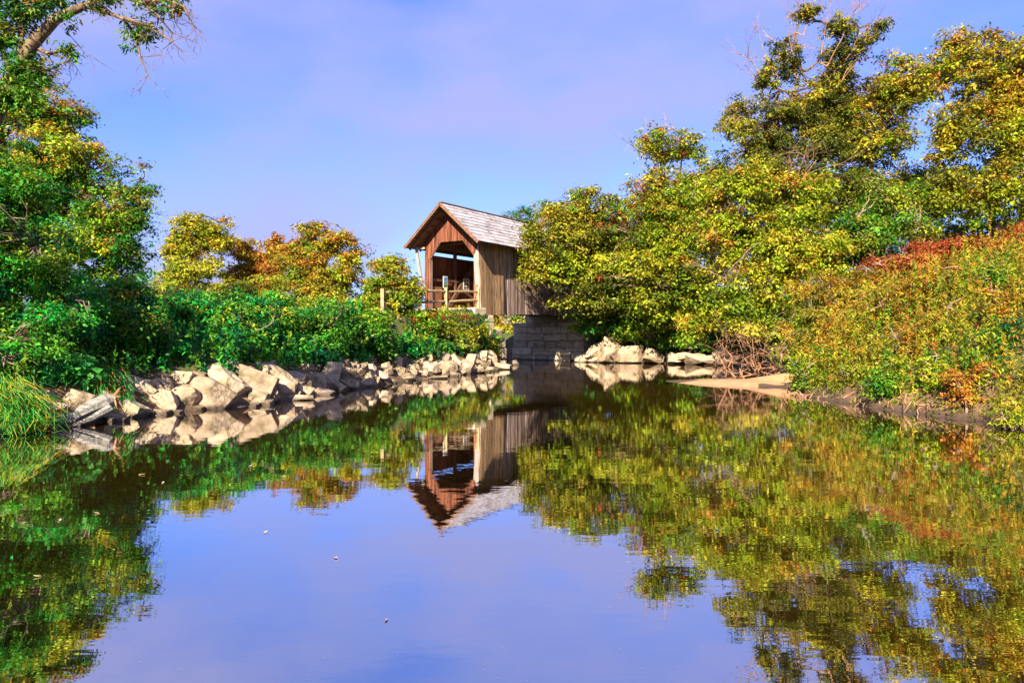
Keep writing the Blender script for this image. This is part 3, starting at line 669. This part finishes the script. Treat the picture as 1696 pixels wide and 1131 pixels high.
plant('maple_tree', 'big orange and green maple filling the sky beyond the gap', 'tree', at(1640, 38),
      [(1600, 120, 66, 65, 36.5), (1680, 110, 55, 75, 36), (1610, 220, 55, 75, 36.5), (1690, 230, 66, 90, 36), (1640, 330, 80, 70, 36), (1575, 330, 45, 55, 37), (1740, 150, 60, 100, 36), (1730, 320, 60, 90, 36), (1650, 170, 50, 60, 36.5), (1560, 250, 34, 50, 37), (1650, 260, 60, 60, 36.5), (1560, 110, 34, 36, 37)],
      40000, OLIVE + OLIVE + GOLD + LIME, ORANGE + GOLD, .55, 7.5, spread_px=14, trunk=.26)
plant('alder_bush', 'dark green bush in the hollow under the sky gap', 'shrub', at(1470, 40), [(1460, 350, 60, 55, 38.5), (1500, 390, 60, 50, 37), (1430, 390, 45, 45, 37.5), (1540, 340, 45, 45, 38)], 12000, GREEN + DEEP + OLIVE, LIME, .3, 6.5, stems=7)
plant('box_elder', 'bright yellow-green tree hanging over the brush pile', 'tree', at(1260, 37),
      [(1260, 350, 75, 80, 35.5), (1200, 420, 65, 70, 36), (1310, 420, 70, 70, 34.5), (1250, 480, 60, 60, 34.5), (1200, 520, 40, 45, 34.5), (1330, 340, 60, 60, 36), (1180, 340, 45, 60, 37), (1150, 540, 34, 32, 36), (1260, 540, 50, 34, 34.5), (1250, 420, 60, 60, 35.5), (1370, 420, 45, 55, 35.5)],
      30000, LIME + LIME + GOLD, ORANGE + GOLD, .22, 8, spread_px=15, trunk=.2, extra=bare_extra([((1240, 330), (1180, 240), 35), ((1200, 460), (1120, 430), 35), ((1260, 400), (1170, 460), 34)], 'twig', .022))
plant('bank_shrub', 'low bright shrub over the tan boulders by the block abutment', 'shrub', at(1060, 47), [(985, 535, 36, 24, 47.5), (1030, 540, 40, 24, 47), (1080, 552, 42, 24, 46.5), (1130, 560, 42, 22, 46), (1185, 562, 36, 24, 45), (1040, 505, 60, 30, 48), (1110, 515, 60, 34, 46.5)], 16000, GREEN + LIME + DEEP, None, 0, 6.5, stems=8, spread_px=11)
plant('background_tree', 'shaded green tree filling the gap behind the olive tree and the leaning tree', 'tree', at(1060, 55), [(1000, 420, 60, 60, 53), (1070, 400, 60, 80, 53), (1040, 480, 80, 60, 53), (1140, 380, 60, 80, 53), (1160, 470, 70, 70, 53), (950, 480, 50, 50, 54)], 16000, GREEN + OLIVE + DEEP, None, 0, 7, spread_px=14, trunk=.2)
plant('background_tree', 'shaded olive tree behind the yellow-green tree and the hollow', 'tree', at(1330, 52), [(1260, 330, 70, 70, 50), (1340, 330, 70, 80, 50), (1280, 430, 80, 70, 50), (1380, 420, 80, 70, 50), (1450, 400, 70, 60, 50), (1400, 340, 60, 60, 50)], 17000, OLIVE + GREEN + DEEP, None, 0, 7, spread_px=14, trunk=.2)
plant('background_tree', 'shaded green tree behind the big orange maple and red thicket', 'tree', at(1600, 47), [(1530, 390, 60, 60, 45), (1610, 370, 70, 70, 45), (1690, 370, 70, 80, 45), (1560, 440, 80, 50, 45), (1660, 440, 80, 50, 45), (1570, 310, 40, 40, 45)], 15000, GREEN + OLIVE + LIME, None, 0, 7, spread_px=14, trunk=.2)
plant('background_bush', 'low green thicket on the far shore behind the bridge', 'shrub', at(860, 66), [(800, 525, 50, 24, 64), (860, 530, 50, 24, 64), (910, 515, 45, 26, 65), (760, 525, 40, 20, 66), (940, 500, 40, 30, 66), (870, 470, 50, 50, 64), (830, 470, 34, 40, 64), (910, 450, 40, 50, 66), (850, 505, 50, 28, 63), (815, 500, 22, 28, 63), (890, 500, 40, 28, 63)], 15000, LIME + GREEN, None, 0, 5.5, stems=7, spread_px=9)
plant('background_bush', 'green hedge-like thicket across the foot of the trees beyond the road', 'shrub', at(400, 52), [(250, 500, 60, 34, 50), (340, 505, 60, 30, 51), (430, 505, 60, 30, 52), (520, 510, 60, 28, 52), (610, 512, 50, 24, 52)], 9000, GREEN + OLIVE, None, 0, 5.5, stems=9, spread_px=11)
plant('far_shrub', 'sunlit yellow shrub glimpsed under the bridge between the abutments', 'shrub', at(838, 60), [(840, 560, 16, 36, 58.5), (830, 540, 16, 26, 59), (862, 530, 20, 12, 60)], 3200, LIME + GOLD, None, 0, 6, stems=5, spread_px=7)
plant('pine_tree', 'dark evergreen rising behind the bridge ridge', 'tree', at(900, 92), [(868, 352, 26, 18, 90), (905, 348, 24, 18, 90), (890, 380, 50, 30, 90), (850, 362, 18, 14, 90)], 5000, DEEP + GREEN, None, 0, 4, per=30, spread_px=7, aspect=.3, trunk=.2)

# trees and shrubs of the left side
plant('maple_tree', 'tall conical green maple with orange flecks above the near bank', 'tree', at(60, 27),
      [(70, 250, 100, 100, 25), (60, 170, 60, 55, 25), (140, 300, 90, 75, 25), (190, 350, 72, 60, 25), (170, 420, 85, 60, 25), (40, 350, 110, 110, 24.5), (-40, 250, 90, 130, 25), (100, 190, 50, 50, 25), (215, 400, 48, 62, 25.3), (-40, 400, 100, 100, 24), (200, 465, 60, 36, 25.3), (110, 430, 90, 60, 25), (160, 380, 70, 50, 25.5), (110, 300, 70, 70, 25.5), (230, 340, 30, 30, 25.3)],
      50000, DEEP + GREEN + GREEN + LIME, ORANGE + GOLD, .42, 7.5, spread_px=14, trunk=.28)
plant('locust_tree', 'slim yellow-green tree with domed crown beyond the bushes', 'tree', at(325, 46), [(330, 395, 45, 38, 45), (300, 420, 34, 40, 45), (365, 390, 32, 30, 45), (320, 455, 45, 42, 45), (285, 470, 30, 34, 44.5)], 13000, LIME + LIME + GOLD, GOLD, .5, 6, spread_px=10, trunk=.16)
plant('sumac_tree', 'rust-orange rounded tree next to the slim yellow-green one', 'tree', at(425, 49), [(420, 425, 42, 34, 48), (455, 420, 38, 34, 48), (400, 460, 36, 34, 47.5), (450, 465, 45, 36, 47.5)], 11000, ORANGE + GOLD + GOLD, ORANGE, .6, 6, spread_px=10, trunk=.14)
plant('elm_tree', 'olive and amber tree with two pointed tops between orange tree and fence bush', 'tree', at(535, 44), [(520, 410, 38, 42, 43), (558, 395, 28, 32, 43), (500, 450, 40, 40, 43), (550, 460, 45, 50, 42.5), (580, 440, 25, 34, 43), (600, 420, 10, 12, 43), (520, 490, 50, 34, 42)], 15000, LIME + GOLD + OLIVE, ORANGE, .5, 6.2, spread_px=10, trunk=.16)
plant('fence_bush', 'rounded lime and russet bush hiding the rail fence by the portal', 'shrub', at(652, 37.5), [(652, 455, 38, 32, 36.3), (645, 495, 45, 36, 36), (680, 480, 24, 34, 36.3), (620, 490, 24, 30, 36.5)], 10500, LIME + OLIVE, ORANGE + LIME, .5, 6.2, stems=8, spread_px=10)
plant('elderberry_bush', 'dense emerald bush with dark berry heads at the near bank', 'shrub', at(30, 17.5), [(20, 330, 70, 70, 17.3), (50, 420, 75, 75, 17), (10, 480, 70, 70, 16.5), (90, 470, 55, 55, 17), (60, 550, 80, 55, 16.3), (-40, 400, 70, 130, 16.5), (20, 600, 70, 40, 15.6)], 24000, EMERALD + GREEN, LIME, .35, 9, stems=9, spread_px=19, aspect=.45)  # lime upper clumps: sunlight on the tips put into the leaf colour
plant('dogwood_bush', 'bright emerald bush with drooping leaf sprays above the first boulders', 'shrub', at(185, 20.5), [(180, 530, 70, 60, 19.7), (230, 560, 60, 52, 19.4), (150, 580, 60, 42, 18.8), (215, 505, 55, 36, 20.4), (120, 520, 50, 50, 19.8)], 18000, EMERALD + GREEN, LIME + ORANGE, .25, 9, stems=9, spread_px=18, aspect=.42)  # lime in the top clumps paints sunlit tips; the orange is leaf colour
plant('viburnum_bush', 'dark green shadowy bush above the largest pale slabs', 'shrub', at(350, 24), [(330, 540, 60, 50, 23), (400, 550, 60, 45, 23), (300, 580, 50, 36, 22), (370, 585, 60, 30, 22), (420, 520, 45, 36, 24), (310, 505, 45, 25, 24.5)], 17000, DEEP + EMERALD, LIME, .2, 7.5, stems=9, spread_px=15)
plant('viburnum_bush', 'mid green bush with pale flower flecks behind the middle of the riprap', 'shrub', at(480, 27), [(470, 545, 50, 45, 26), (520, 550, 50, 40, 26.5), (500, 585, 60, 26, 25.3), (450, 510, 45, 25, 27), (540, 520, 45, 28, 28)], 15000, GREEN + EMERALD, LIME, .35, 7, stems=9, spread_px=13)
plant('grapevine_bush', 'round-leaved dark green vine bush drooping to the riprap before the lime scrub', 'shrub', at(600, 30), [(595, 555, 45, 38, 29.2), (630, 575, 30, 28, 30), (560, 575, 40, 30, 28.4), (600, 525, 50, 22, 30.5)], 12000, DEEP + GREEN, LIME, .3, 7, stems=8, spread_px=12, aspect=.75)
plant('bank_scrub', 'lime scrub with red flecks on the slope beneath the rail fence', 'shrub', at(700, 36), [(700, 545, 50, 28, 36), (750, 550, 45, 30, 37.5), (680, 575, 40, 22, 34.5), (740, 575, 45, 18, 36), (790, 565, 24, 28, 39.5), (655, 535, 40, 24, 35.5), (765, 530, 28, 16, 39), (815, 575, 16, 20, 40.5), (720, 525, 30, 12, 38)], 16000, LIME + GREEN + OLIVE, RUST, .12, 6, stems=9, spread_px=10)
plant('yellow_thicket', 'yellow-lit thicket below the orange trees behind the dark bushes', 'shrub', at(400, 36), [(300, 490, 55, 30, 35), (380, 495, 55, 28, 36), (450, 490, 50, 28, 36), (540, 505, 50, 24, 36), (250, 500, 40, 24, 33)], 12000, LIME + GOLD + GREEN, ORANGE, .3, 6, stems=9, spread_px=12)
plant('burdock_plant', 'pale broad-leaved plant low on the near bank above the log', 'plant', at(118, 17.2), [(115, 605, 32, 22, 16.6), (140, 620, 22, 14, 16.5), (90, 625, 20, 12, 16.3)], 520, [(.10, .42, .06, 1), (.06, .34, .05, 1)], None, 0, 17, stems=7, per=14, spread_px=14, aspect=.85)

# overhanging tree of the near bank whose limb arches into the top of the view
t0 = np.array([-13.2, 14.6, h1(-13.2, 14.6) - .1]); t = empty('overhanging_tree', tuple(t0)); tag(t, 'near tree arching a leafy limb across the upper corner of sky', 'tree')
DN = 14.0
limb = [t0, P(-150, 420, 14.4), P(-30, 230, 14.2), P(25, 130, DN), P(52, 75, DN), P(92, 32, DN), P(140, 10, DN)]
b = MB(); b.tube([p - t0 for p in limb], [.24, .2, .17, .14, .12, .10, .07], 9); b.build('trunk', M['bark'], t, True)
b = MB(); L2 = [[(140, 10), (175, 20), (205, 32), (225, 60), (232, 95), (245, 125)], [(140, 10), (190, -10), (240, 8), (265, 30), (285, 55)], [(240, 8), (275, 0), (305, 12), (315, 35)], [(25, 130), (40, 40), (45, -30)], [(52, 75), (80, 90), (105, 85), (130, 75)], [(205, 32), (250, 45), (285, 70)], [(25, 130), (5, 90), (-30, 20)], [(25, 150), (70, 120), (115, 100)]]
for pl in L2:
    pp = [P(x, y, DN + .25 * math.sin(i + x)) - t0 for i, (x, y) in enumerate(pl)]; b.tube(pp, np.linspace(.055, .012, len(pp)), 5)
for pl in L2:
    for (x, y) in pl[1:]:
        for _ in range(3): bare(b, P(x, y, DN) - t0, unit(np.array([rng.normal(.3, .5), rng.normal(0, .4), rng.normal(-.35, .4)])), .38, 2, .008)
b.build('branches', M['bark'], t)
lb = px_lobes([(40, 20, 60, 45, DN), (10, 110, 50, 70, DN), (95, 15, 50, 28, DN), (160, 5, 34, 22, DN), (75, 110, 26, 24, DN), (20, 60, 55, 50, DN), (-10, 150, 55, 50, DN), (30, 170, 45, 30, DN), (110, 90, 14, 14, DN), (215, 55, 14, 28, DN), (245, 55, 32, 16, DN), (275, 15, 30, 20, DN), (235, 15, 22, 16, DN), (60, 140, 40, 36, DN), (220, 80, 10, 12, DN)])
pos, out, col, cc, cl = foliage(lb, 9500, 20, .12, GREEN + DEEP + OLIVE, RUST, .05)
leaf_object('crown', t, pos - t0, .105 * rng.uniform(.7, 1.3, len(pos)), out, col, .36, droop=.7)

# ------------------------------------------------------------------ weeds, grass and ground cover
def weeds(name, label, cond, n, box, pal_fn, hts=(.5, 1.2), per=20, leaf=.12, aspect=.26, plume=None):
    x = rng.uniform(box[0], box[1], n); y = rng.uniform(box[2], box[3], n); k = cond(x, y, shore_distance(x, y)); x, y = x[k], y[k]; n = len(x)
    z = height(x, y); H = rng.uniform(*hts, n) * np.maximum(.35, 1 + .75 * wobble(x * .8, y * .8)); lean = rng.normal(0, .16, (n, 2))
    i = np.repeat(np.arange(n), per); f = rng.random(len(i)) ** .8; az = rng.uniform(0, 2 * np.pi, len(i))
    out = np.stack([np.cos(az), np.sin(az), np.full(len(i), .25)], -1); r = .10 * (1.15 - f)
    pos = np.stack([x[i] + lean[i, 0] * f * H[i] + out[:, 0] * r, y[i] + lean[i, 1] * f * H[i] + out[:, 1] * r, z[i] + f * H[i]], -1)
    base = pal_fn(x, y); col = base[i] * rng.lognormal(0, .28, (len(i), 1)) * rng.lognormal(0, .1, (len(i), 3))
    if plume is not None:
        m = (f > .86) & (rng.random(n)[i] < plume[1]); col[m] = pick(plume[0], m.sum())
    L = leaf * rng.uniform(.6, 1.4, len(i)) * (.75 + .03 * y[i])
    return tag(leaf_object(name, None, pos, L, unit(out), np.clip(col, 0, .6), aspect, up=.4, rnd=.45, droop=.15), label, kind='stuff')
def patchy(pals, fx=.35):
    def f(x, y):
        v = wobble(x * fx + 3, y * fx) + rng.normal(0, .13, len(x)); q = np.zeros((len(x), 3)); e = np.linspace(-.55, .55, len(pals) + 1)[1:-1]; k = np.digitize(v, e)
        for j, p in enumerate(pals): q[k == j] = pick(p, (k == j).sum())
        return q
    return f
weeds('goldenrod_weeds', 'dense gold and olive goldenrod covering the sunny slope', lambda x, y, s: (s > .5) & (s < 10) & (x > 8) & (wobble(x * 1.5, y * 1.5) + rng.normal(0, .3, len(x)) > -.55), 13000, (8, 24, 12.5, 36), patchy([GOLD + ORANGE, OLIVE + GOLD, GREEN + LIME, LIME + OLIVE, GOLD, LIME + GREEN, GOLD + ORANGE], .55), (.5, 1.45), 26, .085, plume=(ORANGE + GOLD, .35))
weeds('shore_grass', 'thin straw grass along the muddy edge of the sunny slope', lambda x, y, s: (s > .12) & (s < 1.3) & (x > 8), 2600, (8, 16, 12.5, 30), patchy([GOLD, OLIVE, LIME]), (.2, .55), 14, .10, .14)
weeds('bank_undergrowth', 'leafy green undergrowth on the slope behind the riprap', lambda x, y, s: (s > .95) & (s < 9) & (x < .5) & (np.abs(bridge_local(x, y)[0]) > 2.9), 11500, (-20, .5, 12, 44), patchy([DEEP, EMERALD, GREEN, LIME + GREEN]), (.35, .95), 16, .12, .45)
weeds('roadside_grass', 'dry yellow grass on the road edge beside the portal', lambda x, y, s: (s > .6) & (np.abs(bridge_local(x, y)[0] - 2.6) < .7) & (bridge_local(x, y)[1] < -.8), 900, (-12, 2, 30, 43), patchy([GOLD, LIME, GOLD]), (.12, .35), 12, .10, .2)
weeds('back_undergrowth', 'weedy cover under the trees of the far shore', lambda x, y, s: (s > .9) & (s < 9) & (x > 4), 4200, (4, 34, 36, 58), patchy([GREEN, LIME, OLIVE]), (.5, 1.2), 12, .15, .45)
def grass_clump(name, label, px, py, D, wpx, n, Hm, pal):
    p = P(px, py, D); foot = np.array([p[0], D, max(0, h1(p[0], D))]); t = empty(name, tuple(foot)); tag(t, label, 'grass')
    b0 = np.stack([rng.normal(0, wpx * D / F * .5, n), rng.normal(0, .3, n), np.zeros(n)], -1)
    b0[:, 2] = np.maximum(height(b0[:, 0] + foot[0], b0[:, 1] + foot[1]), 0) - foot[2]
    tip = np.stack([rng.normal(0, .30, n), rng.normal(-.15, .25, n), Hm * rng.uniform(.4, 1.1, n)], -1); pos = []; out = []
    for f in (.2, .5, .8): pos.append(b0 + tip * f - np.array([0, 0, .25]) * f * f * Hm); out.append(unit(tip - np.array([0, 0, 1.2 * f])))
    pos = np.concatenate(pos); out = np.concatenate(out); col = np.tile(pick(pal, n), (3, 1)) * rng.lognormal(0, .2, (3 * n, 1))
    N = len(pos); sd = unit(np.cross(out, np.array([0, 1, 0]) + rng.normal(0, .3, (N, 3)))) * .006; Lh = Hm * .22
    V = np.stack([pos - out * Lh - sd, pos - out * Lh + sd, pos + out * Lh + sd * .6, pos + out * Lh - sd * .6], 1).reshape(-1, 3)
    me = bpy.data.meshes.new('blades'); me.from_pydata(V.tolist(), [], np.arange(4 * N).reshape(-1, 4).tolist())
    a = me.attributes.new('tint', 'FLOAT_COLOR', 'POINT'); q = np.ones((N, 4), np.float32); q[:, :3] = col; a.data.foreach_set('color', np.repeat(q, 4, 0).ravel())
    me.materials.append(M['leaf']); link(bpy.data.objects.new('blades', me), t)
grass_clump('grass_clump', 'long bright green grass spilling to the water beside the log', 18, 690, 14.6, 46, 1900, .62, EMERALD + GREEN + GOLD[:1])
grass_clump('grass_clump', 'short green and straw grass tuft between the log and the first slab', 165, 650, 17.2, 38, 1100, .42, EMERALD + ORANGE[:1])
plant('sumac_thicket', 'dark red sumac thicket along the top of the sunny slope', 'shrub', at(1590, 27), [(1540, 430, 50, 28, 26), (1620, 420, 60, 30, 26), (1690, 415, 50, 36, 25.5), (1470, 445, 40, 22, 27)], 12000, RUST, ORANGE, .3, 8, stems=9, aspect=.3, spread_px=14)
plant('jewelweed_clump', 'fresh green leafy clump low on the slope at the frame edge', 'plant', at(1668, 19.0), [(1660, 570, 40, 55, 18.0), (1690, 630, 40, 40, 17), (1640, 620, 30, 30, 17.5)], 5200, GREEN + EMERALD + LIME, RUST, .08, 10, stems=8, spread_px=15, aspect=.3)
plant('willow_shrub', 'yellow-green arching shrub on the sunny slope above the brush pile', 'shrub', at(1370, 28), [(1360, 500, 50, 50, 26.5), (1420, 480, 50, 40, 26.5), (1330, 540, 34, 45, 26)], 9000, LIME + GOLD + OLIVE, ORANGE, .5, 7, stems=9, spread_px=14, aspect=.3)
plant('gold_shrub', 'straw-gold feathery shrub high on the sunny slope below the red thicket', 'shrub', at(1560, 23), [(1540, 490, 60, 36, 22), (1620, 480, 50, 40, 22), (1480, 500, 45, 36, 22.5), (1680, 480, 45, 36, 21.5)], 11000, GOLD + OLIVE + OLIVE + LIME, ORANGE + RUST, .35, 7.5, stems=10, spread_px=15, aspect=.25)

# plants that stand out of the slope
SPOTS = [(1322, 590), (1345, 620), (1390, 560), (1425, 610), (1450, 520), (1470, 640), (1510, 570), (1545, 620), (1575, 545), (1600, 650), (1630, 590), (1660, 520), (1680, 690), (1480, 475), (1400, 490), (1560, 480), (1650, 465)]
KINDS = [('fresh green', GREEN + LIME, None), ('gold-tipped olive', OLIVE + GOLD, ORANGE), ('bright lime', LIME, GOLD), ('rusty orange', ORANGE + GOLD, RUST), ('dark green', DEEP + GREEN, LIME)]
for i, (px, py) in enumerate(sorted(SPOTS)):
    D = hit(px, py + 18); kd = KINDS[(2, 0, 1, 0, 2, 1, 4, 2, 1, 0, 1, 2, 3, 0, 4, 1, 2)[i]]
    plant('weed_clump', f'{kd[0]} weed clump on the sunny slope, {nth(i + 1)} counted from the brush pile', 'plant', at(px, D), [(px - 14, py - 8, 30, 34, D), (px + 16, py - 18, 26, 36, D + .2), (px, py + 8, 34, 24, D - .1)],
          1500, kd[1], kd[2], .6, 8, stems=7, spread_px=12, aspect=.3 if i % 3 else .5, group='weed clumps on the sunny slope', per=22)

# brush pile of washed-up branches
o0 = np.array([*at(1245, 31), 0.1]); t = empty('brush_pile', tuple(o0)); tag(t, 'tangle of dead red-brown branches heaped where sand bar meets bank', 'brush pile')
for k in range(26):
    a = P(random.uniform(1195, 1300), random.uniform(595, 640), random.uniform(28, 32)); L = random.uniform(.8, 2.0); d = unit(np.array([rng.normal(.2, .8), rng.normal(0, .5), abs(rng.normal(.25, .35))]))
    a[2] = max(a[2], .1); b = MB(); r = random.uniform(.018, .045); b.tube([q - o0 for q in path(a, a + d * L, 5, .2, .08)], np.linspace(r, r * .35, 5), 5); b.build('branch', M['dead'], t)
b = MB()
for k in range(130):
    a = P(random.uniform(1180, 1310), random.uniform(540, 640), random.uniform(28, 33)) - o0; bare(b, a, unit(rng.normal(0, 1, 3) * np.array([1, .6, .7]) + np.array([-.2, 0, -.1])), random.uniform(.4, .9), 1, .007)
tag(b.build('twigs', M['dead'], t), kind='stuff')

# roots hanging over the muddy edge
t0r = np.array([*at(1420, 20.0), .3]); t = empty('exposed_roots', tuple(t0r)); tag(t, 'pale exposed roots trailing over the muddy bank edge', 'roots')
for k in range(34):
    px = random.uniform(1300, 1560); D = hit(px, 655 + (px - 1300) * .09); a = P(px, 655 + (px - 1300) * .09, D) + np.array([0, 0, .08]); q = a + np.array([rng.normal(-.1, .35), -random.uniform(.1, .5), -random.uniform(.05, .3)])
    b = MB(); b.tube([v - t0r for v in path(a, q, 5, .3, .15)], np.linspace(.022, .008, 5), 4); b.build('root', M['dead'], t)

# leaves and specks afloat
for i, (px, py) in enumerate(sorted([(100, 862), (235, 786), (440, 882), (62, 955), (640, 1027), (270, 800), (160, 850), (470, 790), (556, 924), (415, 772)], key=lambda q: -q[1])):
    D = HC * F / (py - HY); p = P(px, py, D); a = random.uniform(0, 6.28); s = 5.5 * D / F
    b = MB(); c, n_ = math.cos(a), math.sin(a)
    b.prism([(-s * c, -s * n_, 0), (.4 * s * n_, -.4 * s * c, .004), (s * c, s * n_, .01), (-.4 * s * n_, .4 * s * c, .004)], (0, 0, .004))
    o = b.build('floating_leaf', M['rail']); o.location = (p[0], p[1], .004); tag(o, f'small pale leaf afloat on the river, {nth(i + 1)} nearest to the camera', 'leaf', 'leaves afloat on the river')
N = 170; py = rng.uniform(860, 1131, N) ** 1.0; D = HC * F / (py - HY); px = rng.uniform(150, 1300, N)
b = MB()
for q in range(N):
    p = P(px[q], py[q], D[q]); s = rng.uniform(.0008, .0022) * (1 + .2 * D[q]); b.add([(p[0] - s, p[1], .003), (p[0], p[1] - s, .003), (p[0] + s, p[1], .003), (p[0], p[1] + s, .003)], [(0, 1, 2, 3)])
tag(b.build('floating_specks', M['grey_wood']), 'tiny pale specks of seed fluff afloat near the camera', kind='stuff')
